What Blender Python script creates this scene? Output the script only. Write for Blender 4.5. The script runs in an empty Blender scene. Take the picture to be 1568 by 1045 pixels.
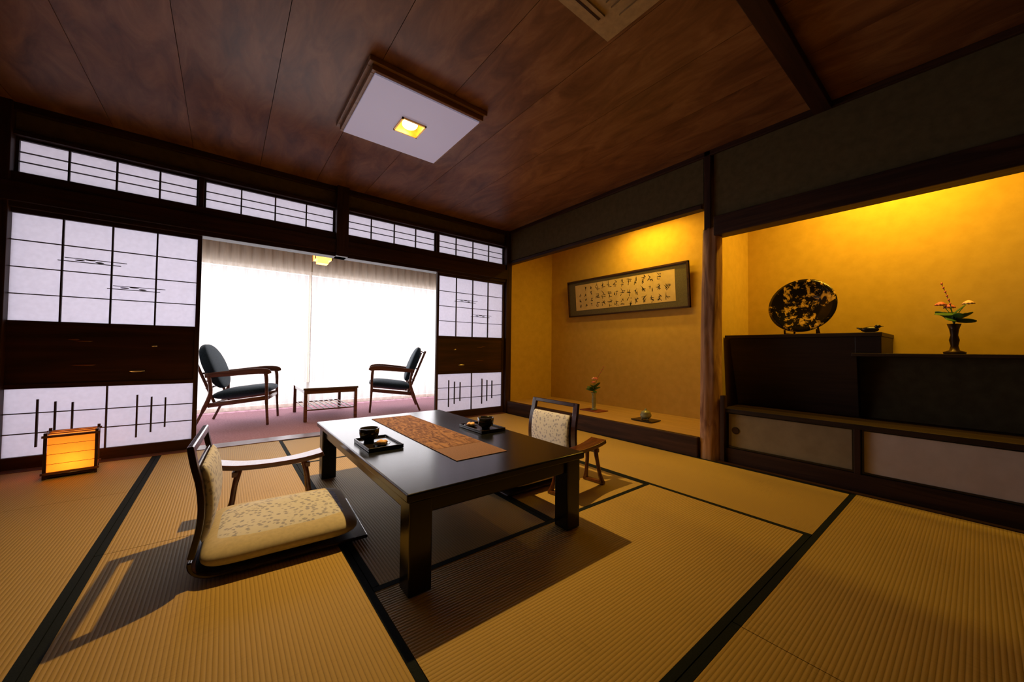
import bpy, bmesh, math, random
from mathutils import Vector, Matrix, noise
random.seed(7)
scene = bpy.context.scene
try:
    scene.view_settings.view_transform = 'Standard'
    scene.view_settings.look = 'None'
except Exception as e:
    print(e)

# ------------------------------------------------------------------ materials
def new_mat(name):
    m = bpy.data.materials.new(name); m.use_nodes = True
    nt = m.node_tree
    b = nt.nodes.get('Principled BSDF')
    return m, nt, b
def coords(nt, scale=(1,1,1), kind='Object'):
    tc = nt.nodes.new('ShaderNodeTexCoord'); mp = nt.nodes.new('ShaderNodeMapping')
    mp.inputs['Scale'].default_value = scale
    nt.links.new(tc.outputs[kind], mp.inputs['Vector'])
    return mp.outputs['Vector']
def ramp(nt, fac, stops):
    r = nt.nodes.new('ShaderNodeValToRGB')
    e = r.color_ramp.elements
    e[0].position, e[0].color = stops[0][0], (*stops[0][1],1)
    e[1].position, e[1].color = stops[-1][0], (*stops[-1][1],1)
    for p,c in stops[1:-1]:
        n = e.new(p); n.color = (*c,1)
    nt.links.new(fac, r.inputs['Fac'])
    return r.outputs['Color']
def noise_n(nt, vec, scale=5, detail=4, rough=0.5, dist=0):
    n = nt.nodes.new('ShaderNodeTexNoise')
    n.inputs['Scale'].default_value = scale; n.inputs['Detail'].default_value = detail
    n.inputs['Roughness'].default_value = rough; n.inputs['Distortion'].default_value = dist
    nt.links.new(vec, n.inputs['Vector'])
    return n.outputs['Fac']
def bump(nt, b, h, strength=0.2, dist=0.01):
    bp = nt.nodes.new('ShaderNodeBump'); bp.inputs['Strength'].default_value = strength
    bp.inputs['Distance'].default_value = dist
    nt.links.new(h, bp.inputs['Height']); nt.links.new(bp.outputs['Normal'], b.inputs['Normal'])
def noisy(name, c1, c2, scale=(1,1,1), ns=5, rough=0.6, detail=4, dist=0, bs=0.0, spec=0.5, lo=0.35, hi=0.65, coat=0):
    m, nt, b = new_mat(name)
    v = coords(nt, scale)
    f = noise_n(nt, v, ns, detail, 0.55, dist)
    nt.links.new(ramp(nt, f, [(lo,c1),(hi,c2)]), b.inputs['Base Color'])
    b.inputs['Roughness'].default_value = rough
    b.inputs['Specular IOR Level'].default_value = spec
    if bs: bump(nt, b, f, bs, 0.004)
    return m
def wood(name, c1, c2, axis='X', rough=0.45, s=1.0, bs=0.1, spec=0.4):
    sc = {'X':(1.2,22,22),'Y':(22,1.2,22),'Z':(22,22,1.2)}[axis]
    return noisy(name, c1, c2, tuple(a*s for a in sc), 1.0, rough, 6, 1.2, bs, spec)
def plain(name, c, rough=0.5, metal=0, spec=0.5, var=0.12):
    m = noisy(name, tuple(x*(1-var) for x in c), tuple(min(1,x*(1+var)) for x in c), (1,1,1), 30, rough, 3, 0, 0, spec)
    m.node_tree.nodes['Principled BSDF'].inputs['Metallic'].default_value = metal
    return m
def emis(name, c, s):
    m, nt, b = new_mat(name)
    b.inputs['Base Color'].default_value = (*c,1)
    b.inputs['Emission Color'].default_value = (*c,1); b.inputs['Emission Strength'].default_value = s
    return m

DW_X = wood('dark_wood_x', (0.022,0.009,0.006),(0.05,0.019,0.010),'X',0.55,spec=0.25)
DW_Y = wood('dark_wood_y', (0.022,0.009,0.006),(0.06,0.025,0.012),'Y',0.55,spec=0.25)
DW_Z = wood('dark_wood_z', (0.022,0.009,0.006),(0.055,0.023,0.011),'Z',0.55,spec=0.25)
CABW = wood('cabinet_wood', (0.020,0.011,0.007),(0.040,0.021,0.012),'Y',0.5,spec=0.3)
LATT = wood('lattice_wood', (0.02,0.012,0.012),(0.04,0.022,0.02),'Z',0.6)
KOSHI = wood('koshi_board', (0.018,0.007,0.004),(0.06,0.02,0.010),'X',0.4, 0.6)
LACQ = noisy('black_lacquer', (0.004,0.005,0.008),(0.008,0.009,0.012),(3,30,3),1,0.22,4,0,0.02,0.5)
CHW = wood('chair_wood', (0.10,0.035,0.018),(0.22,0.085,0.04),'X',0.35)
ZWOOD = wood('zaisu_wood', (0.012,0.005,0.005),(0.035,0.012,0.010),'Z',0.22, spec=0.6)
ARMW = wood('armrest_wood', (0.07,0.020,0.010),(0.16,0.05,0.02),'X',0.22, spec=0.6)
GLOSSD = plain('dark_gloss_ceramic', (0.012,0.012,0.014), 0.15)
TATAMI_HERI = noisy('heri_cloth', (0.004,0.008,0.010),(0.010,0.015,0.018),(60,60,60),4,0.85,spec=0.15)
CARPET = noisy('pink_carpet', (0.38,0.19,0.24),(0.50,0.28,0.33),(1,1,1),60,0.95,4,0,0.3,0.1)
CUSH = noisy('teal_cushion', (0.010,0.028,0.046),(0.018,0.046,0.068),(1,1,1),80,0.8,3,0,0.2,0.3)

# ceiling boards
m, nt, b = new_mat('ceiling_boards')
tc = nt.nodes.new('ShaderNodeTexCoord'); sep = nt.nodes.new('ShaderNodeSeparateXYZ')
nt.links.new(tc.outputs['Object'], sep.inputs[0])
ma = nt.nodes.new('ShaderNodeMath'); ma.operation='ADD'; ma.inputs[1].default_value=0.24
nt.links.new(sep.outputs['X'], ma.inputs[0])
dv = nt.nodes.new('ShaderNodeMath'); dv.operation='DIVIDE'; dv.inputs[1].default_value=0.444
nt.links.new(ma.outputs[0], dv.inputs[0])
fl = nt.nodes.new('ShaderNodeMath'); fl.operation='FLOOR'; nt.links.new(dv.outputs[0], fl.inputs[0])
cmb = nt.nodes.new('ShaderNodeCombineXYZ')
mx = nt.nodes.new('ShaderNodeMath'); mx.operation='MULTIPLY'; mx.inputs[1].default_value=5.0
my = nt.nodes.new('ShaderNodeMath'); my.operation='MULTIPLY'; my.inputs[1].default_value=1.6
nt.links.new(sep.outputs['X'], mx.inputs[0]); nt.links.new(sep.outputs['Y'], my.inputs[0])
nt.links.new(mx.outputs[0], cmb.inputs[0]); nt.links.new(my.outputs[0], cmb.inputs[1])
m7 = nt.nodes.new('ShaderNodeMath'); m7.operation='MULTIPLY'; m7.inputs[1].default_value=7.3
nt.links.new(fl.outputs[0], m7.inputs[0]); nt.links.new(m7.outputs[0], cmb.inputs[2])
f = noise_n(nt, cmb.outputs[0], 1.5, 8, 0.65, 0.8)
nt.links.new(ramp(nt, f, [(0.32,(0.12,0.046,0.016)),(0.5,(0.21,0.090,0.034)),(0.68,(0.32,0.155,0.062))]), b.inputs['Base Color'])
b.inputs['Roughness'].default_value=0.42; b.inputs['Specular IOR Level'].default_value=0.4
CEIL = m

# tatami
m, nt, b = new_mat('tatami_straw')
tc = nt.nodes.new('ShaderNodeTexCoord'); sep = nt.nodes.new('ShaderNodeSeparateXYZ')
nt.links.new(tc.outputs['Object'], sep.inputs[0])
def sn(sock, freq):
    a = nt.nodes.new('ShaderNodeMath'); a.operation='MULTIPLY'; a.inputs[1].default_value=freq
    nt.links.new(sock, a.inputs[0])
    s = nt.nodes.new('ShaderNodeMath'); s.operation='SINE'; nt.links.new(a.outputs[0], s.inputs[0]); 
    ab = nt.nodes.new('ShaderNodeMath'); ab.operation='ABSOLUTE'; nt.links.new(s.outputs[0], ab.inputs[0])
    return ab.outputs[0]
ribs = sn(sep.outputs['Y'], math.pi/0.0118)
v = coords(nt,(1,1,1)); v2 = coords(nt,(260,12,1))
n1 = noise_n(nt, v, 3.0, 4); n2 = noise_n(nt, v2, 1.0, 3)
mixn = nt.nodes.new('ShaderNodeMath'); mixn.operation='ADD'
nt.links.new(n1, mixn.inputs[0]); nt.links.new(n2, mixn.inputs[1])
col = ramp(nt, mixn.outputs[0], [(0.3,(0.31,0.205,0.060)),(0.9,(0.48,0.33,0.105))])
rc = ramp(nt, ribs, [(0.0,(0.55,0.51,0.46)),(0.5,(1,1,1))])
mm = nt.nodes.new('ShaderNodeMixRGB'); mm.blend_type='MULTIPLY'; mm.inputs[0].default_value=0.7
nt.links.new(col, mm.inputs[1]); nt.links.new(rc, mm.inputs[2])
nt.links.new(mm.outputs[0], b.inputs['Base Color'])
b.inputs['Roughness'].default_value=0.6; b.inputs['Specular IOR Level'].default_value=0.25
bump(nt,b,ribs,0.35,0.003)
TATAMI = m

WALLY = noisy('mustard_clay', (0.58,0.385,0.085),(0.64,0.43,0.10),(1,1,1),14,0.9,8,0,0.12,0.15)
WALL_SHADE = noisy('shaded_clay', (0.10,0.078,0.036),(0.13,0.10,0.048),(1,1,1),20,0.9,8,0,0.1,0.15)  # same clay as the alcove, with shade painted in as dark olive
WALLV = noisy('veranda_plaster', (0.45,0.40,0.33),(0.52,0.47,0.4),(1,1,1),20,0.9)
TOKOB = wood('toko_platform_board', (0.46,0.29,0.11),(0.58,0.38,0.16),'Y',0.4)
LOG = noisy('peeled_log_bark', (0.20,0.085,0.038),(0.56,0.32,0.16),(14,14,2.2),1.0,0.6,8,1.0,0.6,0.3)

def paper(name, c, tr=0.6, em=0.0, ec=(1,1,1)):
    m = bpy.data.materials.new(name); m.use_nodes=True; nt=m.node_tree; nt.nodes.clear()
    out = nt.nodes.new('ShaderNodeOutputMaterial'); d = nt.nodes.new('ShaderNodeBsdfDiffuse'); t = nt.nodes.new('ShaderNodeBsdfTranslucent')
    vv = coords(nt,(1,1,1)); nf = noise_n(nt, vv, 40, 5)
    cc = ramp(nt, nf, [(0.3,tuple(x*0.94 for x in c)),(0.7,c)])
    nt.links.new(cc,d.inputs[0]); nt.links.new(cc,t.inputs[0])
    mix = nt.nodes.new('ShaderNodeMixShader'); mix.inputs[0].default_value=tr
    nt.links.new(d.outputs[0],mix.inputs[1]); nt.links.new(t.outputs[0],mix.inputs[2])
    last = mix.outputs[0]
    if em>0:
        e = nt.nodes.new('ShaderNodeEmission'); e.inputs[0].default_value=(*ec,1); e.inputs[1].default_value=em
        a = nt.nodes.new('ShaderNodeAddShader'); nt.links.new(last,a.inputs[0]); nt.links.new(e.outputs[0],a.inputs[1]); last=a.outputs[0]
    nt.links.new(last,out.inputs[0])
    return m
SHOJI = paper('shoji_paper', (0.90,0.89,0.97), 0.86)
ANDONP = paper('andon_paper', (0.9,0.60,0.25), 0.7, 0.35, (1.0,0.32,0.03))
m = bpy.data.materials.new('sheer_curtain'); m.use_nodes=True; nt=m.node_tree; nt.nodes.clear()
out = nt.nodes.new('ShaderNodeOutputMaterial'); d = nt.nodes.new('ShaderNodeBsdfDiffuse'); t = nt.nodes.new('ShaderNodeBsdfTranslucent'); tp = nt.nodes.new('ShaderNodeBsdfTransparent')
vv = coords(nt,(30,30,2)); nf = noise_n(nt, vv, 2, 3)
cc = ramp(nt, nf, [(0.3,(0.70,0.59,0.48)),(0.7,(0.78,0.67,0.56))])
nt.links.new(cc,d.inputs[0]); nt.links.new(cc,t.inputs[0])
m1 = nt.nodes.new('ShaderNodeMixShader'); m1.inputs[0].default_value=0.5
nt.links.new(d.outputs[0],m1.inputs[1]); nt.links.new(t.outputs[0],m1.inputs[2])
m2 = nt.nodes.new('ShaderNodeMixShader'); m2.inputs[0].default_value=0.40
nt.links.new(m1.outputs[0],m2.inputs[1]); nt.links.new(tp.outputs[0],m2.inputs[2]); nt.links.new(m2.outputs[0],out.inputs[0])
SHEER = m

# floral cushion fabric
m, nt, b = new_mat('floral_fabric')
v = coords(nt,(1,1,1))
vo = nt.nodes.new('ShaderNodeTexVoronoi'); vo.inputs['Scale'].default_value=50; nt.links.new(v, vo.inputs['Vector'])
nz = noise_n(nt, v, 70, 3, 0.6, 1.0)
ad = nt.nodes.new('ShaderNodeMath'); ad.operation='MULTIPLY_ADD'; ad.inputs[1].default_value=0.8
nt.links.new(nz, ad.inputs[0]); nt.links.new(vo.outputs['Distance'], ad.inputs[2])
nt.links.new(ramp(nt, ad.outputs[0], [(0.68,(0.34,0.36,0.55)),(0.86,(0.62,0.64,0.78))]), b.inputs['Base Color'])
b.inputs['Roughness'].default_value=0.9; b.inputs['Specular IOR Level'].default_value=0.15
FLORAL = m
BEIGE = noisy('cushion_side_cloth', (0.50,0.45,0.38),(0.58,0.52,0.44),(1,1,1),60,0.9)
RUNNER = noisy('runner_brocade', (0.09,0.035,0.026),(0.32,0.17,0.09),(34,10,1),1.0,0.8,5,2.0,0.05,0.2,0.38,0.62)
RUNB = noisy('runner_border', (0.17,0.085,0.06),(0.23,0.12,0.085),(80,80,1),2.0,0.8)
GOLD = plain('gold_leaf', (0.8,0.42,0.10), 0.35, 0.7)
m, nt, b = new_mat('maki_e_plate')
v = coords(nt,(1,1,1)); nz = noise_n(nt, v, 15, 7, 0.72, 0.4)
nt.links.new(ramp(nt, nz, [(0.53,(0.006,0.005,0.005)),(0.57,(0.40,0.24,0.07)),(0.66,(0.60,0.40,0.16))]), b.inputs['Base Color'])
b.inputs['Roughness'].default_value=0.15
PLATE = m
BRONZE = plain('bronze', (0.06,0.035,0.02), 0.35, 0.6)
CELADON = plain('celadon', (0.30,0.33,0.2), 0.2)
GREEN = plain('leaf_green', (0.05,0.14,0.03), 0.5)
PINK = plain('petal_pink', (0.62,0.16,0.16), 0.6)
WHITEP = plain('petal_white', (0.8,0.5,0.4), 0.6)
PAPERC = noisy('calligraphy_paper', (0.60,0.46,0.24),(0.68,0.53,0.30),(1,1,1),10,0.9)
MATC = noisy('frame_mount', (0.10,0.09,0.06),(0.14,0.12,0.08),(60,60,60),2,0.9)
INK = plain('ink', (0.01,0.01,0.01), 0.7)
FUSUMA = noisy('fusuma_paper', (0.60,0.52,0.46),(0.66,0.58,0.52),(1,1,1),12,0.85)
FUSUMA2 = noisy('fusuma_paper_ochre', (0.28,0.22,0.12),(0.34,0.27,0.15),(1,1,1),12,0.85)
STEEL = plain('silver_pull', (0.7,0.7,0.75), 0.25, 1.0)
PANEL = emis('lamp_diffuser', (0.52,0.48,0.66), 0.28)
LAMPFR = wood('lamp_frame_wood', (0.20,0.10,0.045),(0.34,0.18,0.08),'X',0.4)
BULB = emis('bulb_glow', (1.0,0.74,0.32), 18)
WARMG = emis('veranda_lamp_glow', (1.0,0.50,0.10), 2.6)
ACM = plain('ceiling_unit_plastic', (0.42,0.30,0.14), 0.5)
ALU = plain('aluminium_sash', (0.6,0.6,0.62), 0.4, 0.6)
SNACK = plain('sweet', (0.8,0.55,0.35), 0.6)
TRAYR = plain('lacquer_tray', (0.014,0.010,0.010), 0.2)
REDMAT = plain('red_mat', (0.22,0.05,0.03), 0.6)
TABTOP = plain('tea_table_top', (0.10,0.055,0.03), 0.25)

# ------------------------------------------------------------------ mesh builder
class MB:
    def __init__(s, name):
        s.name=name; s.bm=bmesh.new(); s.mats=[]
    def mi(s, m):
        if m not in s.mats: s.mats.append(m)
        return s.mats.index(m)
    def box(s, x0,x1,y0,y1,z0,z1, mat, M=None):
        vs=[Vector((x,y,z)) for x in (x0,x1) for y in (y0,y1) for z in (z0,z1)]
        if M is not None: vs=[M@v for v in vs]
        b=[s.bm.verts.new(v) for v in vs]; k=s.mi(mat)
        for f in ((0,1,3,2),(4,6,7,5),(0,4,5,1),(2,3,7,6),(0,2,6,4),(1,5,7,3)):
            fc=s.bm.faces.new([b[i] for i in f]); fc.material_index=k
        return s
    def rings(s, rings, mat, cap=True, smooth=True, closed=True):
        k=s.mi(mat); R=[[s.bm.verts.new(p) for p in r] for r in rings]; n=len(R[0])
        for a,b in zip(R[:-1],R[1:]):
            for i in range(n if closed else n-1):
                j=(i+1)%n
                f=s.bm.faces.new((a[i],a[j],b[j],b[i])); f.material_index=k; f.smooth=smooth
        if cap and closed:
            for r,rev in ((R[0],True),(R[-1],False)):
                try:
                    f=s.bm.faces.new(r[::-1] if rev else r); f.material_index=k
                except Exception: pass
        return s
    def tube(s, pts, rad, mat, segs=10, sq=None):
        pts=[Vector(p) for p in pts]
        if not isinstance(rad,(list,tuple)): rad=[rad]*len(pts)
        rings=[]; ref=None
        for i,p in enumerate(pts):
            t=(pts[min(i+1,len(pts)-1)]-pts[max(i-1,0)]).normalized()
            if ref is None:
                ref=Vector((0,0,1)) if abs(t.z)<0.9 else Vector((0,1,0))
            u=(ref-t*ref.dot(t)).normalized(); w=t.cross(u); ref=u
            a,bb=(1,1) if sq is None else sq
            rings.append([p+u*math.cos(2*math.pi*k/segs)*rad[i]*a+w*math.sin(2*math.pi*k/segs)*rad[i]*bb for k in range(segs)])
        return s.rings(rings, mat)
    def lathe(s, prof, c, mat, segs=32, M=None):
        c=Vector(c); rings=[]
        for r,z in prof:
            ring=[Vector((max(r,1e-4)*math.cos(2*math.pi*k/segs),max(r,1e-4)*math.sin(2*math.pi*k/segs),z)) for k in range(segs)]
            if M is not None: ring=[M@v for v in ring]
            rings.append([c+v for v in ring])
        return s.rings(rings, mat)
    def sell(s, c, h, mat, e=0.35, M=None, nu=40, nv=20):
        c=Vector(c); rings=[]
        def p(v,e): return math.copysign(abs(v)**e, v)
        for j in range(nv+1):
            ph=-math.pi/2+math.pi*j/nv
            ph=max(-math.pi/2+0.01,min(math.pi/2-0.01,ph))
            ring=[]
            for i in range(nu):
                th=2*math.pi*i/nu
                v=Vector((h[0]*p(math.cos(ph),e*2.2 if e<0.5 else 1)*p(math.cos(th),e), h[1]*p(math.cos(ph),e*2.2 if e<0.5 else 1)*p(math.sin(th),e), h[2]*p(math.sin(ph),1.0)))
                if M is not None: v=M@v
                ring.append(c+v)
            rings.append(ring)
        return s.rings(rings, mat)
    def ribbon(s, pts, hws, thick, mat, yc=0.0):
        rings=[]
        n=len(pts)
        if not isinstance(hws,(list,tuple)): hws=[hws]*n
        for i,(x,z) in enumerate(pts):
            a=Vector(pts[max(i-1,0)]); b=Vector(pts[min(i+1,n-1)]); t=(b-a).normalized(); nx,nz=-t.y,t.x
            h=thick/2; w=hws[i]
            yy=yc[i] if isinstance(yc,(list,tuple)) else yc
            rings.append([Vector((x+nx*h,yy-w,z+nz*h)),Vector((x+nx*h,yy+w,z+nz*h)),Vector((x-nx*h,yy+w,z-nz*h)),Vector((x-nx*h,yy-w,z-nz*h))])
        return s.rings(rings, mat, smooth=False)
    def poly(s, pts, mat):
        f=s.bm.faces.new([s.bm.verts.new(p) for p in pts]); f.material_index=s.mi(mat); return s
    def done(s, loc=(0,0,0), rz=0, bevel=0.0, parent=None, rot=None, seg=2):
        bmesh.ops.recalc_face_normals(s.bm, faces=s.bm.faces[:])
        me=bpy.data.meshes.new(s.name); s.bm.to_mesh(me); s.bm.free()
        for m in s.mats: me.materials.append(m)
        ob=bpy.data.objects.new(s.name, me); scene.collection.objects.link(ob)
        ob.location=loc; ob.rotation_euler=rot if rot else (0,0,rz)
        if bevel>0:
            md=ob.modifiers.new('bevel','BEVEL'); md.width=bevel; md.segments=seg; md.limit_method='ANGLE'; md.angle_limit=math.radians(50)
            md.harden_normals=False
        if parent: ob.parent=parent
        return ob
def empty(name, loc=(0,0,0), rz=0):
    e=bpy.data.objects.new(name,None); e.location=loc; e.rotation_euler=(0,0,rz); e.empty_display_size=0.1
    scene.collection.objects.link(e); return e
def smooth_curve(pts, n=8):
    out=[]; P=[Vector(p) for p in pts]; P=[P[0]*2-P[1]]+P+[P[-1]*2-P[-2]]
    for i in range(1,len(P)-2):
        for k in range(n):
            t=k/n
            out.append(0.5*((2*P[i])+(-P[i-1]+P[i+1])*t+(2*P[i-1]-5*P[i]+4*P[i+1]-P[i+2])*t*t+(-P[i-1]+3*P[i]-3*P[i+1]+P[i+2])*t**3))
    out.append(P[-2]); return out

XL,XR,YW,YF,C = -1.22,3.0,3.93,-1.23,2.43
XB=3.8

# ------------------------------------------------------------------ room shell
MB('floor').box(XL-0.1,XB+0.1,YF-0.1,YW+0.08,-0.16,-0.056,DW_X).done()
mb=MB('ceiling')
xs=[-0.24+0.444*k for k in range(-3,8)]
for a in xs:
    x0=max(a+0.0015,XL-0.05); x1=min(a+0.4425,XR+0.05)
    if x1>x0: mb.box(x0,x1,YF-0.05,YW+0.05,C,C+0.02,CEIL)
mb.box(XL-0.1,XB+0.1,YF-0.1,YW+0.12,C+0.02,C+0.08,DW_Y)
mb.done()
MB('trim_1').box(XL,XR-0.02,0.55,0.64,C-0.05,C,DW_X).done(bevel=0.004)

MB('wall_left').box(XL-0.1,XL,YF-0.1,YW+0.1,-0.1,C,WALL_SHADE).done()
MB('wall_front').box(XL-0.1,XB+0.1,YF-0.1,YF,-0.1,C,WALL_SHADE).done()
mb=MB('wall_right')
mb.box(3.0,3.07,1.35,YW+0.07,2.03,C,WALL_SHADE)
mb.box(3.0,3.07,-0.5,1.27,1.89,C,WALL_SHADE)
mb.box(3.0,XB,YF,-0.5,-0.05,C,WALL_SHADE)
mb.done()
MB('wall_alcove').box(XB,XB+0.1,YF,YW+0.1,-0.1,C,WALLY).box(3.02,XB,3.90,4.0,-0.05,C,WALLY).box(3.10,XB,1.31,1.34,-0.05,C,WALLY).box(3.07,XB,-0.5,3.9,2.32,2.36,WALLY).done()
MB('trim_2').box(2.985,3.06,1.36,YW,1.985,2.02,DW_Y).done(bevel=0.004)
MB('trim_3').box(2.965,3.09,-0.5,1.26,1.74,1.89,DW_Y).done(bevel=0.006)
MB('trim_4').box(2.975,3.055,1.285,1.335,1.80,C,DW_Z).box(2.975,3.0,-0.5,YW-0.02,C-0.04,C,DW_Y).done(bevel=0.004)
MB('trim_5').box(2.935,3.02,3.87,4.0,-0.05,C,DW_Z).done(bevel=0.004)
MB('alcove_platform').box(3.0,XB-0.003,1.345,3.897,-0.05,0.152,TOKOB).done(bevel=0.004)
MB('trim_6').box(2.955,3.0,1.38,3.86,-0.05,0.155,DW_Y).done(bevel=0.006)
mb=MB('alcove_log_pillar'); rings=[]
for j in range(61):
    z=-0.05+1.86*j/60; ring=[]
    for i in range(40):
        a=2*math.pi*i/40
        n=noise.noise(Vector((math.cos(a)*2.2,math.sin(a)*2.2,z*1.5)))*0.010+noise.noise(Vector((math.cos(a)*6,math.sin(a)*6,z*3)))*0.005
        cx=0.006*math.sin(z*3); cy=0.008*math.sin(z*2.1+1)
        r=0.078+n-0.006*z
        ring.append(Vector((cx+r*math.cos(a),cy+r*math.sin(a),z)))
    rings.append(ring)
mb.rings(rings,LOG).done(loc=(3.045,1.31,0))

# window wall
mb=MB('wall_back')
mb.box(XL-0.1,XR+0.02,3.93,4.0,2.24,C,WALL_SHADE)
mb.box(XL-0.1,-1.19,3.93,4.0,-0.05,2.24,WALL_SHADE)
mb.done()
mb=MB('trim_7')
mb.box(XL,2.935,3.89,4.01,1.735,1.97,DW_X)
mb.box(XL,2.935,3.865,3.89,1.77,1.90,DW_X)
mb.box(XL,2.935,3.90,4.0,2.22,2.25,DW_X)
mb.box(XL,2.935,3.89,3.93,2.38,C,DW_X)
mb.done(bevel=0.004)
MB('trim_8').box(0.83,0.94,3.85,4.01,1.735,C,DW_Z).box(-0.20,-0.168,3.92,3.99,1.97,2.22,DW_Z).box(1.93,1.965,3.92,3.99,1.97,2.22,DW_Z).box(XL,-1.13,3.87,4.0,-0.05,C,DW_Z).done(bevel=0.004)
MB('trim_9').box(-1.125,2.93,3.845,4.015,-0.056,0.005,wood('sill_wood',(0.09,0.03,0.02),(0.16,0.06,0.035),'X',0.35)).done(bevel=0.003)

def transom(i,x0,x1):
    e=empty('window_%d'%i,((x0+x1)/2,3.955,2.095))
    w=(x1-x0)/2
    mb=MB('transom_lattice')
    mb.box(-w,w,-0.012,0.012,-0.125,-0.108,LATT).box(-w,w,-0.012,0.012,0.108,0.125,LATT)
    mb.box(-w,-w+0.014,-0.012,0.012,-0.108,0.108,LATT).box(w-0.014,w,-0.012,0.012,-0.108,0.108,LATT)
    for k in (1,2,3):
        x=-w+2*w*k/4; mb.box(x-0.005,x+0.005,-0.010,0.008,-0.108,0.108,LATT)
    for z in (0.030,-0.035): mb.box(-w+0.014,w-0.014,-0.008,0.008,z-0.0025,z+0.0025,LATT)
    mb.done(parent=e)
    MB('transom_paper').box(-w+0.005,w-0.005,0.009,0.0105,-0.12,0.12,SHOJI).done(parent=e)
transom(1,-1.13,-0.20); transom(2,-0.168,0.83); transom(3,0.94,1.93); transom(4,1.965,2.935)

def shoji(i,x0,x1,y,flip=False,pull=True):
    e=empty('door_%d'%i,((x0+x1)/2,y,0)); w=(x1-x0)/2; s=-1 if flip else 1
    mb=MB('shoji_lattice')
    st=0.028
    Z0,Z1=0.006,1.735
    mb.box(-w,-w+st,-0.015,0.015,Z0,Z1,DW_Z).box(w-st,w,-0.015,0.015,Z0,Z1,DW_Z)
    mb.box(-w+st,w-st,-0.015,0.015,Z0,0.085,DW_X).box(-w+st,w-st,-0.015,0.015,0.535,0.565,DW_X).box(-w+st,w-st,-0.015,0.015,0.965,0.99,DW_X).box(-w+st,w-st,-0.015,0.015,1.705,Z1,DW_X)
    iw=w-st; b=0.0045
    for k in (1,2,3):
        x=-iw+2*iw*k/4; mb.box(x-b,x+b,-0.012,0.006,0.99,1.705,LATT)
    H=1.705-0.99
    for k in (1,2,3):
        z=0.99+H*k/4; mb.box(-iw,iw,-0.010,0.004,z-0.003,z+0.003,LATT)
    for (xa,xb,z) in ((-0.5*iw-0.02,0.35*iw-0.12,0.99+H*0.60),(-0.0*iw-0.02,0.55*iw,0.99+H*0.36)):
        mb.box(xa,xb,-0.012,0.004,z-0.002,z+0.002,LATT)
        mb.box(xa+0.03,xb+0.03,-0.012,0.004,z+0.022,z+0.025,LATT)
        xm=(xa+xb)/2
        for dx,dz,r in ((-0.05,0.012,0.024),(0,0.02,0.026),(0.045,0.008,0.022)):
            mb.sell((xm+dx,-0.007,z+dz),(r,0.004,0.005),LATT,e=1.0,nu=14,nv=6)
    mb.box(-b,b,-0.012,0.006,0.085,0.535,LATT)
    for z in (0.235,0.37): mb.box(-iw,iw,-0.010,0.004,z-0.003,z+0.003,LATT)
    for cx in (-0.24,0.235):
        for k,(za,zb) in enumerate(((0.14,0.46),(0.17,0.44),(0.20,0.43))):
            x=cx+(k-1)*0.078; mb.box(x-b,x+b,-0.012,0.005,za if cx<0 else za,zb,LATT)
    mb.done(parent=e)
    mb=MB('koshi_panel').box(-iw,iw,-0.006,0.010,0.565,0.965,KOSHI)
    for (x,z,r) in ((-0.12*s,0.86,0.045),(-0.12*s,0.69,0.06),(-0.17*s,0.87,0.03)):
        mb.sell((x,-0.007,z),(r,0.003,0.006),ARMW,e=1.0,nu=16,nv=6)
    mb.sell((0.15*s,-0.008,0.64),(0.045,0.005,0.009),STEEL,e=1.0,nu=20,nv=8)
    mb.sell((0.24*s,-0.008,0.83),(0.018,0.005,0.008),STEEL,e=1.0,nu=20,nv=8)
    mb.done(parent=e)
    MB('shoji_paper').box(-iw,iw,0.0062,0.0075,0.99,1.705,SHOJI).box(-iw,iw,0.0062,0.0075,0.085,0.535,SHOJI).done(parent=e)
shoji(1,-1.13-0.04,-0.168,3.93)
shoji(2,1.945,2.935,3.93,True)

# ------------------------------------------------------------------ veranda
VX0,VX1,VY=-1.7,3.25,5.95
MB('floor_veranda').box(VX0,VX1,4.02,VY+0.1,-0.12,0.0,CARPET).done()
MB('ceiling_veranda').box(VX0,VX1,4.0,VY+0.1,2.42,2.5,WALLV).done()
mb=MB('wall_veranda')
mb.box(VX0,VX1,VY,VY+0.08,1.93,2.42,noisy('veranda_lintel_wall',(0.20,0.14,0.08),(0.26,0.18,0.11),(1,1,1),20,0.9))
mb.box(VX0-0.08,VX0,4.0,VY+0.08,-0.12,2.5,WALLV).box(VX1,VX1+0.08,4.0,VY+0.08,-0.12,2.5,WALLV)
mb.box(3.0,VX1,4.0,4.03,-0.1,2.42,WALLV)
mb.box(VX0,XL-0.1,4.0,4.03,-0.1,2.42,WALLV)
mb.done()
mb=MB('window_5')
mb.box(VX0,VX1,VY,VY+0.06,0.0,0.05,ALU).box(VX0,VX1,VY,VY+0.06,1.88,1.93,ALU)
for x in (VX0+0.02,0.95,VX1-0.02): mb.box(x-0.02,x+0.02,VY,VY+0.05,0.05,1.88,ALU)
mb.done()
def curtain(name,xa,xb,ph):
    mb=MB(name); N=int((xb-xa)/0.008); rings=[]
    for j in range(9):
        z=0.015+2.24*j/8; r=[]
        for i in range(N+1):
            x=xa+(xb-xa)*i/N
            amp=0.032*(1-0.2*j/8)
            y=amp*math.sin(2*math.pi*x/0.115+ph+0.6*math.sin(x*5))+0.006*math.sin(2*math.pi*x/0.043+z)
            r.append(Vector((x,y,z)))
        rings.append(r)
    mb.rings(rings,SHEER,closed=False)
    return mb.done(loc=(0,5.83,0))
curtain('sheer_curtain',VX0+0.05,0.945,0.0); curtain('sheer_curtain',0.955,VX1-0.05,1.3)
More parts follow.
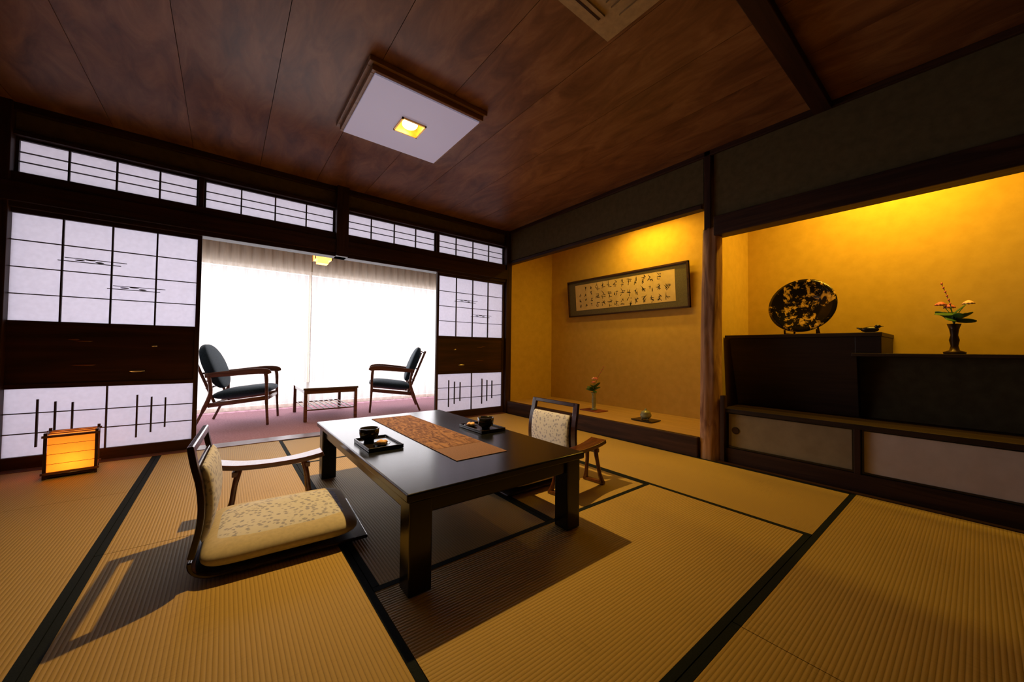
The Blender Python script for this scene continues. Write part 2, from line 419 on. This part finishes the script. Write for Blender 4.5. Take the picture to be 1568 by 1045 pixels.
MB('curtain_rail').box(VX0,VX1,5.80,5.86,2.26,2.30,plain('rail_white',(0.7,0.7,0.7),0.4)).box(0.7,0.72,5.82,5.84,2.30,2.42,ALU).done()

mb=MB('veranda_ceiling_lamp')
mb.box(-0.10,0.10,-0.10,0.10,0.07,0.085,LAMPFR).box(-0.088,0.088,-0.088,0.088,-0.01,0.07,WARMG)
mb.box(-0.06,0.06,-0.06,0.06,-0.05,-0.01,WARMG)
for a in (-1,1):
    for b_ in (-1,1): mb.box(a*0.095-0.005,a*0.095+0.005,b_*0.095-0.005,b_*0.095+0.005,-0.015,0.07,LAMPFR)
mb.tube([(0,0,0.085),(0,0,0.46)],0.012,BRONZE).lathe([(0.05,0.44),(0.05,0.465)],(0,0,0),BRONZE)
mb.done(loc=(0.94,5.1,1.94))

# ------------------------------------------------------------------ tatami
def mat(x0,x1,y0,y1,alongx):
    L=(x1-x0) if alongx else (y1-y0); W=(y1-y0) if alongx else (x1-x0)
    g=0.0015
    mb=MB('tatami_mat')
    mb.box(-L/2+g,L/2-g,-W/2+0.026,W/2-0.026,-0.055,0,TATAMI)
    for s in (-1,1):
        a,bq=sorted((s*(W/2-g),s*(W/2-0.026)))
        mb.box(-L/2+g,L/2-g,a,bq,-0.055,0.001,TATAMI_HERI)
    mb.done(loc=((x0+x1)/2,(y0+y1)/2,0),rz=0 if alongx else math.pi/2)
a0,a1,a2,a3,a4,a5=XL+0.003,-0.385,0.42,1.268,2.11,2.953
mat(a0,a1,2.99,3.843,False); mat(a0,a1,1.30,2.99,False); mat(a0,a1,-0.37,1.30,False)
mat(a1,a2,2.15,3.843,False); mat(a1,a2,0.48,2.15,False)
mat(a2,a4,2.997,3.843,True)
mat(a2,a3,1.305,2.997,False); mat(a3,a4,1.305,2.997,False)
mat(a4,a5,2.17,3.843,False); mat(a4,a5,0.48,2.17,False)
mat(a2,a4,0.48,1.305,True)
mat(1.25,a5,-0.37,0.48,True); mat(a1,1.25,-0.37,0.48,True)
mat(a0,1.0,YF+0.003,-0.37,True); mat(1.0,a5,YF+0.003,-0.37,True)
MB('baseboard_right').box(2.955,3.0,YF,1.235,-0.055,0.004,DW_Y).done()

# ------------------------------------------------------------------ low table
mb=MB('low_dining_table')
TX,TY=0.435,0.745
mb.box(-TX,TX,-TY,TY,0.322,0.352,LACQ)
mb.box(-TX+0.03,TX-0.03,-TY+0.03,-TY+0.055,0.262,0.322,LACQ).box(-TX+0.03,TX-0.03,TY-0.055,TY-0.03,0.262,0.322,LACQ)
mb.box(-TX+0.03,-TX+0.055,-TY+0.03,TY-0.03,0.262,0.322,LACQ).box(TX-0.055,TX-0.03,-TY+0.03,TY-0.03,0.262,0.322,LACQ)
for sx in (-1,1):
    for sy in (-1,1):
        cx,cy=sx*(TX-0.057),sy*(TY-0.057)
        mb.box(cx-0.042,cx+0.042,cy-0.042,cy+0.042,0.002,0.322,LACQ)
mb.done(loc=(0.915,1.90,0),bevel=0.006,seg=3)

mb=MB('table_runner')
mb.box(-0.135,0.135,-0.575,0.575,0,0.0022,RUNB).box(-0.128,0.128,-0.36,0.56,0.0022,0.003,RUNNER)
mb.done(loc=(0.925,1.955,0.3525))

def tray(name,loc,rz,cupxy,dishxy,L=0.24,W=0.17):
    e=empty(name,loc,rz)
    mb=MB('tray').box(-W/2,W/2,-L/2,L/2,0,0.008,TRAYR)
    for (a,b_,c_,d_) in ((-W/2,-W/2+0.006,-L/2,L/2),(W/2-0.006,W/2,-L/2,L/2),(-W/2+0.006,W/2-0.006,-L/2,-L/2+0.006),(-W/2+0.006,W/2-0.006,L/2-0.006,L/2)):
        mb.box(a,b_,c_,d_,0.008,0.018,TRAYR)
    mb.done(parent=e,bevel=0.002)
    mb=MB('tea_cup').lathe([(0.0,0.009),(0.024,0.009),(0.025,0.016),(0.042,0.028),(0.047,0.050),(0.048,0.074),(0.044,0.074),(0.042,0.05),(0.028,0.03),(0,0.028)],(cupxy[0],cupxy[1],0),GLOSSD)
    mb.done(parent=e)
    mb=MB('sweets_dish').lathe([(0,0.009),(0.02,0.009),(0.036,0.016),(0.040,0.020),(0.036,0.020),(0,0.014)],(dishxy[0],dishxy[1],0),GLOSSD)
    for k in range(4):
        a=k*1.6; mb.sell((dishxy[0]+0.014*math.cos(a),dishxy[1]+0.014*math.sin(a),0.024),(0.013,0.013,0.010),SNACK if k%2 else WHITEP,e=0.9,nu=14,nv=8)
    mb.done(parent=e)
tray('tea_tray',(0.61,1.845,0.353),0.0,(-0.025,0.065),(0.0,-0.055),L=0.245,W=0.165)
tray('tea_tray',(1.235,1.86,0.353),math.pi,(0.0,0.04),(0.045,-0.055),L=0.25,W=0.17)

# ------------------------------------------------------------------ zaisu floor chairs
def zaisu(loc,rz):
    e=empty('legless_floor_chair',loc,rz)
    prof=[(0.575,0.014),(0.30,0.014),(0.12,0.014),(0.03,0.022),(-0.012,0.06),(-0.004,0.12),(0.010,0.19),(0.014,0.26),(0.006,0.34),(-0.010,0.41),(-0.022,0.478)]
    P=[(p.x,p.y) for p in [Vector((q.x,q.y)) for q in smooth_curve([Vector((a,b_,0)) for a,b_ in prof],5)]]
    def hw(z): return 0.222-0.02*max(0,(z-0.05))/0.45
    mb=MB('bentwood_frame')
    base=[p for p in P if p[1]<0.09]
    mb.ribbon(base,0.235,0.014,ZWOOD)
    up=[p for p in P if p[1]>=0.085]
    for s in (-1,1):
        mb.ribbon(up,[0.021]*len(up),0.020,ZWOOD,yc=[s*hw(p[1]) for p in up])
    top=[p for p in up if p[1]>0.445]
    mb.ribbon(top,0.205,0.020,ZWOOD)
    mid=[p for p in up if 0.09<p[1]<0.405]
    mb.ribbon([p for p in mid],0.195,0.012,ZWOOD)
    mb.done(parent=e,bevel=0.004)
    mb=MB('back_pad')
    fr=[(p[0]+0.018,p[1]) for p in up if 0.11<p[1]<0.40]
    n=len(fr); rings=[]
    for i,(x,z) in enumerate(fr):
        t=i/(n-1); th=0.015*(max(0.0,1-abs(2*t-1)**6))**0.5+0.003; W=0.18-0.006*(abs(2*t-1)**8)
        ring=[]
        for k in range(28):
            a=2*math.pi*k/28
            ca,sa=math.cos(a),math.sin(a)
            ring.append(Vector((x+th*math.copysign(abs(ca)**0.6,ca),W*math.copysign(abs(sa)**0.3,sa),z)))
        rings.append(ring)
    mb.rings(rings,FLORAL).done(parent=e)
    mb=MB('seat_cushion')
    mb.sell((0.274,0,0.070),(0.268,0.252,0.049),BEIGE,e=0.24,nu=60,nv=20)
    mb.sell((0.274,0,0.092),(0.238,0.215,0.030),FLORAL,e=0.30,nu=56,nv=20)
    mb.done(parent=e)
zaisu((-0.052,1.915,0.0015),math.radians(-3.5))
zaisu((1.83,1.86,0.0015),math.radians(180))

def armrest(loc,rz):
    mb=MB('freestanding_armrest')
    L=0.21
    pts=[(-L-0.02,0.262),(-L,0.252),(-0.12,0.236),(0,0.230),(0.12,0.236),(L,0.250),(L+0.02,0.256)]
    P=[(q.x,q.y) for q in smooth_curve([Vector((a,b_,0)) for a,b_ in pts],4)]
    mb.ribbon(P,[0.055-0.012*math.cos(math.pi*p[0]/0.46)**2 for p in P],0.024,ARMW)
    for sx in (-1,1):
        for sy in (-1,1):
            mb.tube([(sx*0.14,sy*0.030,0.225),(sx*0.155,sy*0.036,0.15),(sx*0.165,sy*0.050,0.06),(sx*0.175,sy*0.062,0.012)],[0.015,0.012,0.012,0.016],ARMW,10)
        mb.box(sx*0.155-0.012,sx*0.155+0.012,-0.045,0.045,0.195,0.220,ARMW)
        mb.box(sx*0.175-0.014,sx*0.175+0.014,-0.075,0.075,0.002,0.020,ARMW)
    mb.done(loc=loc,rz=rz,bevel=0.005)
armrest((0.21,2.27,0),math.radians(-4))
armrest((1.69,1.50,0),math.radians(6))

# ------------------------------------------------------------------ andon lamp
e=empty('paper_floor_lantern',(-0.765,3.66,0),math.radians(8))
mb=MB('lantern_frame'); w=0.105
for sx in (-1,1):
    for sy in (-1,1): mb.box(sx*w-0.007,sx*w+0.007,sy*w-0.007,sy*w+0.007,0.002,0.285,DW_Z)
for z in (0.035,0.262):
    for s in (-1,1):
        mb.box(-w-0.015,w+0.015,s*w-0.006,s*w+0.006,z-0.007,z+0.007,CHW).box(s*w-0.006,s*w+0.006,-w-0.015,w+0.015,z-0.007,z+0.007,CHW)
mb.box(-w,w,-w,w,0.012,0.026,DW_X)
for s in (-1,1): mb.box(-w,w,s*0.035-0.003,s*0.035+0.003,0.266,0.272,CHW)
mb.done(parent=e)
mb=MB('lantern_paper'); q=w-0.008
for s in (-1,1):
    mb.box(-q,q,s*q-0.0006,s*q+0.0006,0.03,0.265,ANDONP).box(s*q-0.0006,s*q+0.0006,-q+0.001,q-0.001,0.03,0.265,ANDONP)
mb.done(parent=e)
mb=MB('lantern_rods')
for z in (0.09,0.15,0.21):
    for s in (-1,1):
        mb.box(-w,w,s*(w-0.003)-0.001,s*(w-0.003)+0.001,z-0.0012,z+0.0012,CHW).box(s*(w-0.003)-0.001,s*(w-0.003)+0.001,-w,w,z-0.0012,z+0.0012,CHW)
mb.done(parent=e)
def light(name,kind,loc,power,color,parent=None,rot=(0,0,0),**kw):
    l=bpy.data.lights.new(name,kind); l.energy=power; l.color=color
    for k,v in kw.items(): setattr(l,k,v)
    o=bpy.data.objects.new(name,l); o.location=loc; o.rotation_euler=rot; scene.collection.objects.link(o)
    if parent: o.parent=parent
    return o
light('lantern_bulb','POINT',(0,0,0.09),1.7,(1,0.52,0.12),parent=e,shadow_soft_size=0.03)

# ------------------------------------------------------------------ veranda chairs
def armchair(loc,rz):
    e=empty('wooden_armchair',loc,rz)
    mb=MB('frame')
    for s in (-1,1):
        y=s*0.28
        mb.tube(smooth_curve([(0.30,y,0.003),(0.285,y,0.25),(0.28,y,0.48),(0.27,y,0.555)],4),[0.013]*4+[0.016]*4+[0.018]*5,CHW,10)
        mb.tube(smooth_curve([(-0.33,y,0.003),(-0.25,y,0.2),(-0.20,y,0.36),(-0.22,y,0.54)],4),[0.013]*4+[0.02]*4+[0.017]*5,CHW,10)
        P=smooth_curve([(0.30,y,0.545),(0.28,y,0.572),(0.15,y,0.575),(-0.05,y,0.555),(-0.25,y,0.535)],5)
        mb.tube(P,[0.016+0.006*math.sin(math.pi*i/(len(P)-1)) for i in range(len(P))],CHW,10,sq=(0.6,1.5))
        mb.tube([(0.28,y,0.29),(-0.22,y,0.23)],0.015,CHW,8,sq=(1.5,0.8))
        mb.tube(smooth_curve([(-0.17,s*0.22,0.22),(-0.28,s*0.22,0.5),(-0.40,s*0.21,0.80)],5),0.014,CHW,8)
    mb.tube([(0.28,-0.28,0.28),(0.28,0.28,0.28)],0.015,CHW,8,sq=(1.5,0.8))
    mb.tube([(-0.20,-0.28,0.23),(-0.20,0.28,0.23)],0.015,CHW,8)
    mb.tube([(-0.225,-0.28,0.48),(-0.225,0.28,0.48)],0.012,CHW,8)
    for z,x in ((0.40,-0.25),(0.55,-0.305),(0.78,-0.39)): mb.tube([(x,-0.22,z),(x,0.22,z)],0.010,CHW,8)
    mb.done(parent=e)
    mb=MB('seat_cushion'); mb.sell((0.05,0,0.345),(0.27,0.255,0.055),CUSH,e=0.3,M=Matrix.Rotation(math.radians(-7),3,'Y')); mb.done(parent=e)
    mb=MB('back_cushion'); mb.sell((-0.245,0,0.62),(0.05,0.245,0.25),CUSH,e=0.35,M=Matrix.Rotation(math.radians(-21),3,'Y')); mb.done(parent=e)
armchair((0.16,5.05,0),math.radians(-15))
armchair((1.86,5.03,0),math.radians(162))

mb=MB('veranda_tea_table')
mb.box(-0.29,0.29,-0.42,0.42,0.355,0.378,TABTOP)
mb.box(-0.27,0.27,-0.40,-0.38,0.31,0.355,CHW).box(-0.27,0.27,0.38,0.40,0.31,0.355,CHW).box(-0.27,-0.25,-0.38,0.38,0.31,0.355,CHW).box(0.25,0.27,-0.38,0.38,0.31,0.355,CHW)
for sx in (-1,1):
    for sy in (-1,1): mb.box(sx*0.265-0.017,sx*0.265+0.017,sy*0.395-0.017,sy*0.395+0.017,0.002,0.355,CHW)
mb.box(-0.27,0.27,-0.39,-0.37,0.12,0.135,CHW).box(-0.27,0.27,0.37,0.39,0.12,0.135,CHW)
for k in range(9):
    x=-0.24+0.06*k; mb.box(x-0.008,x+0.008,-0.38,0.38,0.125,0.135,CHW)
mb.done(loc=(0.985,5.03,0),bevel=0.004)

# ------------------------------------------------------------------ ceiling lamp
e=empty('ceiling_lamp',(0.965,2.40,C))
mb=MB('wood_frame')
for (a,z0,z1,t) in ((0.385,-0.030,0.0,0.05),(0.365,-0.062,-0.030,0.03)):
    mb.box(-a,a,-a,-a+t,z0,z1,LAMPFR).box(-a,a,a-t,a,z0,z1,LAMPFR).box(-a,-a+t,-a+t,a-t,z0,z1,LAMPFR).box(a-t,a,-a+t,a-t,z0,z1,LAMPFR)
mb.done(parent=e,bevel=0.003)
mb=MB('diffuser'); h=0.085
for (x0,x1,y0,y1) in ((-0.345,0.345,-0.345,-h),(-0.345,0.345,h,0.345),(-0.345,-h,-h,h),(h,0.345,-h,h)):
    mb.box(x0,x1,y0,y1,-0.072,-0.03,PANEL)
mb.done(parent=e)
mb=MB('downlight_housing')
for (x0,x1,y0,y1) in ((-h,h,-h,-h+0.010),(-h,h,h-0.010,h),(-h,-h+0.010,-h,h),(h-0.010,h,-h,h)):
    mb.box(x0,x1,y0,y1,-0.082,-0.02,GOLD)
mb.box(-h,h,-h,h,-0.02,-0.012,GOLD)
mb.done(parent=e)
mb=MB('bulb'); mb.sell((0,0,-0.052),(0.052,0.052,0.026),BULB,e=1.0,nu=20,nv=12); mb.done(parent=e)
light('downlight_spot','SPOT',(0,0,-0.09),225,(1.0,0.60,0.16),parent=e,spot_size=math.radians(112),spot_blend=1.0,shadow_soft_size=0.022)

mb=MB('ceiling_air_conditioner')
mb.box(-0.33,0.33,-0.33,0.33,-0.018,0,ACM)
for s in (-1,1):
    mb.box(-0.20,0.20,s*0.27-0.025,s*0.27+0.025,-0.026,-0.018,ACM).box(s*0.27-0.025,s*0.27+0.025,-0.20,0.20,-0.026,-0.018,ACM)
    mb.box(-0.19,0.19,s*0.27-0.006,s*0.27+0.006,-0.027,-0.026,DW_X)
for k in range(11):
    x=-0.19+0.038*k; mb.box(x-0.006,x+0.006,-0.2,0.2,-0.028,-0.018,ACM)
mb.done(loc=(1.17,0.82,C),bevel=0.003)

# ------------------------------------------------------------------ toko contents
mb=MB('framed_calligraphy')
FW,FH=0.84,0.243
mb.box(-0.004,0.012,-FW,FW,-FH,FH,MATC)
for (y0,y1,z0,z1) in ((-FW,FW,-FH,-FH+0.018),(-FW,FW,FH-0.018,FH),(-FW,-FW+0.018,-FH,FH),(FW-0.018,FW,-FH,FH)):
    mb.box(-0.02,0.014,y0,y1,z0,z1,DW_Y)
mb.box(-0.006,-0.004,-0.69,0.71,-0.16,0.18,PAPERC)
rnd=random.Random(3)
def stroke(y,z,ang,L,wd):
    dy,dz=math.cos(ang),math.sin(ang); ny,nz=-dz,dy
    pts=[]
    for t,ww in ((0,0.6),(0.15,1),(0.6,0.7),(1,0.15)): pts.append((y+dy*L*(t-0.5)+ny*wd*ww,z+dz*L*(t-0.5)+nz*wd*ww))
    for t,ww in ((1,0.15),(0.6,0.7),(0.15,1),(0,0.6)): pts.append((y+dy*L*(t-0.5)-ny*wd*ww,z+dz*L*(t-0.5)-nz*wd*ww))
    mb.poly([Vector((-0.0068,a,b_)) for a,b_ in pts],INK)
ncol=14
for c_ in range(ncol):
    y=-0.60+c_*1.23/(ncol-1)
    nc=3 if c_<11 else 4
    sz=0.095 if c_<11 else 0.055
    for r_ in range(nc):
        z=0.125-r_*(0.23/(nc-1)) + rnd.uniform(-0.006,0.006)
        if c_ in (0,13) and r_==0: continue
        for k in range(rnd.randint(5,7)):
            ang=rnd.choice([0.1,0.1,math.pi/2,math.pi/2+0.1,0.9,2.3])+rnd.uniform(-0.15,0.15)
            stroke(y+rnd.uniform(-0.3,0.3)*sz*0.7,z+rnd.uniform(-0.35,0.35)*sz,ang,rnd.uniform(0.35,0.85)*sz*0.8,rnd.uniform(0.0025,0.0050))
mb.done(loc=(3.755,2.67,1.535),rot=(0,math.radians(-5),0))

def flowers(mb, base, h, seed, lean=(0,0.1)):
    r=random.Random(seed)
    for k in range(4):
        hh=h*(1.0 if k==0 else r.uniform(0.35,0.6)); dx=lean[0]*hh+r.uniform(-0.04,0.04); dy=(lean[1]*hh*3 if k==0 else r.uniform(-0.06,0.06))
        P=smooth_curve([base,(base[0]+dx*0.3,base[1]+dy*0.3,base[2]+hh*0.5),(base[0]+dx,base[1]+dy,base[2]+hh)],5)
        mb.tube(P,[0.003*(1-0.6*i/len(P)) for i in range(len(P))],GREEN,6)
        if k==0:
            for i in range(5,len(P)): mb.sell(P[i],(0.005,0.005,0.009),PINK,e=1.0,nu=8,nv=6)
        else:
            tip=P[-1]
            for j in range(9):
                a=j*0.7; M=Matrix.Rotation(a,3,'Z')@Matrix.Rotation(0.7,3,'Y')
                mb.sell(Vector(tip)+M@Vector((0.012,0,0.006)),(0.018,0.010,0.006),PINK if k!=2 else WHITEP,e=1.0,M=M,nu=10,nv=6)
    for j in range(10):
        a=j*0.68+seed; M=Matrix.Rotation(a,3,'Z')@Matrix.Rotation(r.uniform(-0.7,0.2),3,'Y')@Matrix.Rotation(r.uniform(-0.8,0.8),3,'X')
        c_=Vector(base)+Vector((0,0,0.02+0.018*(j%3)))+M@Vector((0.045,0,0.01))
        mb.sell(c_,(0.048,0.022,0.003),GREEN,e=1.0,M=M,nu=14,nv=6)
mb=MB('flower_vase')
mb.box(-0.09,0.09,-0.13,0.13,0.0,0.008,REDMAT)
mb.lathe([(0,0.009),(0.035,0.009),(0.036,0.02),(0.018,0.03),(0.022,0.06),(0.026,0.11),(0.020,0.15),(0.024,0.19),(0.034,0.205),(0.030,0.205),(0.016,0.17),(0,0.16)],(0,0,0),CELADON)
flowers(mb,(0,0,0.20),0.30,2,(0.0,-0.12))
mb.done(loc=(3.32,2.71,0.1525))
mb=MB('incense_burner')
mb.box(-0.085,0.085,-0.11,0.11,0.006,0.014,TRAYR)
for s in (-1,1): mb.box(-0.07,0.07,s*0.08-0.008,s*0.08+0.008,0,0.006,TRAYR)
mb.lathe([(0,0.022),(0.03,0.022),(0.05,0.04),(0.054,0.06),(0.045,0.075),(0.048,0.08),(0.04,0.09),(0.018,0.102),(0.008,0.106),(0.012,0.116),(0,0.122)],(0,0,0),CELADON)
for k in range(3):
    a=k*2.094; mb.tube([(0.03*math.cos(a),0.03*math.sin(a),0.03),(0.036*math.cos(a),0.036*math.sin(a),0.015)],0.007,CELADON,8)
mb.done(loc=(3.26,2.02,0.1525))

# ------------------------------------------------------------------ side alcove cabinet
e=empty('alcove_cabinet',(0,0,0))
mb=MB('low_cabinet')
mb.box(3.03,XB-0.003,-0.497,1.225,-0.05,0.105,DW_Y)
mb.box(3.02,XB-0.003,-0.497,1.225,0.375,0.405,CABW)
mb.box(3.10,XB-0.003,-0.497,1.225,0.105,0.375,DW_Y)
mb.box(3.02,3.05,0.445,0.475,0.105,0.375,DW_Z)
mb.box(3.0,3.06,1.20,1.23,-0.05,0.50,DW_Z)
mb.done(parent=e,bevel=0.003)
mb=MB('sliding_doors')
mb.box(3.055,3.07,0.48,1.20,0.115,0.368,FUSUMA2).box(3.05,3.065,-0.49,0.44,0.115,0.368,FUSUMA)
for (y0,y1,m_) in ((0.475,1.20,0),(-0.49,0.445,0)):
    mb.box(3.045,3.072,y0,y1,0.105,0.118,LACQ).box(3.045,3.072,y0,y1,0.364,0.375,LACQ)
    mb.box(3.045,3.072,y0,y0+0.012,0.118,0.364,LACQ).box(3.045,3.072,y1-0.012,y1,0.118,0.364,LACQ)
M=Matrix.Rotation(math.pi/2,3,'Y')
mb.lathe([(0.022,-0.004),(0.026,0.0),(0.022,0.004),(0.014,0.002)],(3.05,1.14,0.24),BRONZE,M=M)
mb.done(parent=e)
mb=MB('staggered_shelf')
xf=3.27
k=mb.mi(CABW)
def quadbox(v):
    b=[mb.bm.verts.new(p) for p in v]
    for f in ((0,1,2,3),(7,6,5,4),(0,4,5,1),(1,5,6,2),(2,6,7,3),(3,7,4,0)):
        fc=mb.bm.faces.new([b[i] for i in f]); fc.material_index=k
quadbox([(xf+0.10,1.24,0.405),(xf+0.10,0.50,0.405),(XB-0.003,0.50,0.405),(XB-0.003,1.24,0.405),
         (xf+0.02,1.275,0.945),(xf+0.02,0.50,0.945),(XB-0.003,0.50,0.945),(XB-0.003,1.275,0.945)])
mb.box(xf-0.005,XB-0.003,0.375,1.30,0.945,0.972,CABW)
mb.box(xf+0.015,XB-0.003,0.38,0.505,0.835,0.945,CABW)
mb.box(xf,XB-0.003,-0.497,0.52,0.815,0.837,CABW)
mb.box(xf+0.14,XB-0.003,-0.497,0.52,0.405,0.815,noisy('under_shelf_block',(0.055,0.044,0.021),(0.075,0.06,0.03),(1,1,1),20,0.9,6,0,0,0.1))  # dark olive block filling the space under the lower shelf
mb.done(parent=e,bevel=0.003)

mb=MB('decorative_plate')
M=Matrix.Rotation(math.radians(-90+14),3,'Y')
R=0.215
mb.lathe([(0,0.0),(0.09,0.0),(0.13,0.012),(R-0.02,0.03),(R,0.042),(R-0.003,0.048),(R-0.03,0.040),(0.13,0.022),(0.09,0.012),(0,0.012)],(0,0,0.218),PLATE,segs=56,M=M)
for s in (-1,1):
    mb.tube([(-0.06,s*0.10,0.008),(0.10,s*0.08,0.008)],0.008,BRONZE,8)
    mb.tube([(-0.06,s*0.10,0.008),(-0.065,s*0.10,0.04)],0.007,BRONZE,8)
    mb.tube([(0.10,s*0.08,0.008),(0.07,s*0.05,0.20)],0.007,BRONZE,8)
mb.tube([(0.10,-0.08,0.008),(0.10,0.08,0.008)],0.007,BRONZE,8)
mb.done(loc=(3.53,0.84,0.973))
mb=MB('bird_figurine')
mb.sell((0,0,0.022),(0.022,0.045,0.020),GLOSSD,e=1.0).sell((0,-0.038,0.042),(0.012,0.016,0.012),GLOSSD,e=1.0)
mb.tube([(0,0.035,0.026),(0,0.065,0.036)],[0.010,0.003],GLOSSD,8).tube([(0,-0.05,0.042),(0,-0.066,0.040)],[0.004,0.001],GLOSSD,8)
mb.done(loc=(3.38,0.445,0.972))
mb=MB('ikebana_vase')
mb.lathe([(0,0.0),(0.045,0.0),(0.048,0.012),(0.022,0.022),(0.016,0.05),(0.022,0.085),(0.016,0.115),(0.020,0.15),(0.030,0.185),(0.026,0.185),(0.012,0.15),(0,0.14)],(0,0,0),BRONZE)
flowers(mb,(0,0,0.18),0.26,5,(0.0,0.06))
mb.done(loc=(3.52,0.09,0.8375))

# ------------------------------------------------------------------ lights
def tube_lamp(name,loc,L,power,color,rot):
    e=empty(name,loc)
    MB('lamp_base').box(-0.03,0.03,-L/2,L/2,0.025,0.06,plain('lamp_base_white',(0.6,0.6,0.6),0.5)).done(parent=e)
    light('tube_light','AREA',(0.0,0,0.018),power,color,parent=e,rot=rot,shape='RECTANGLE',size=0.05,size_y=L)
YEL=(1.0,0.58,0.05)
tube_lamp('alcove_light',(3.52,2.25,2.258),0.6,9,YEL,(0,math.radians(-6),0))  # added rear light for the bright top of the alcove wall, no known fixture
tube_lamp('alcove_light',(3.15,2.25,2.258),0.7,9,YEL,(0,0,0))
tube_lamp('alcove_light',(3.48,0.35,2.258),0.6,12,YEL,(0,math.radians(-6),0))  # added rear light, brightens the upper wall of the side alcove
tube_lamp('alcove_light',(3.15,0.35,2.258),0.9,15,YEL,(0,0,0))
light('daylight_window','AREA',(0.9,6.5,1.2),290,(0.92,0.93,1.0),rot=(math.radians(-90),0,0),shape='RECTANGLE',size=5.6,size_y=2.8)

w=bpy.data.worlds.new('World'); scene.world=w; w.use_nodes=True
w.node_tree.nodes['Background'].inputs[0].default_value=(0.75,0.8,1.0,1); w.node_tree.nodes['Background'].inputs[1].default_value=1.0

# ------------------------------------------------------------------ camera
cam=bpy.data.cameras.new('camera'); cam.sensor_width=36; cam.lens=560/1568*36; cam.clip_start=0.02
co=bpy.data.objects.new('camera',cam); scene.collection.objects.link(co)
yaw=math.radians(38.1); pitch=math.radians(1.43); roll=0.0115
fwd=Vector((math.sin(yaw)*math.cos(pitch),math.cos(yaw)*math.cos(pitch),math.sin(pitch)))
r=Vector((math.cos(yaw),-math.sin(yaw),0)); u=r.cross(fwd)
cr=r*math.cos(roll)+u*math.sin(roll); cu=u*math.cos(roll)-r*math.sin(roll)
M=Matrix((cr,cu,-fwd)).transposed().to_4x4(); M.translation=Vector((0,0,0.83))
co.matrix_world=M
scene.camera=co
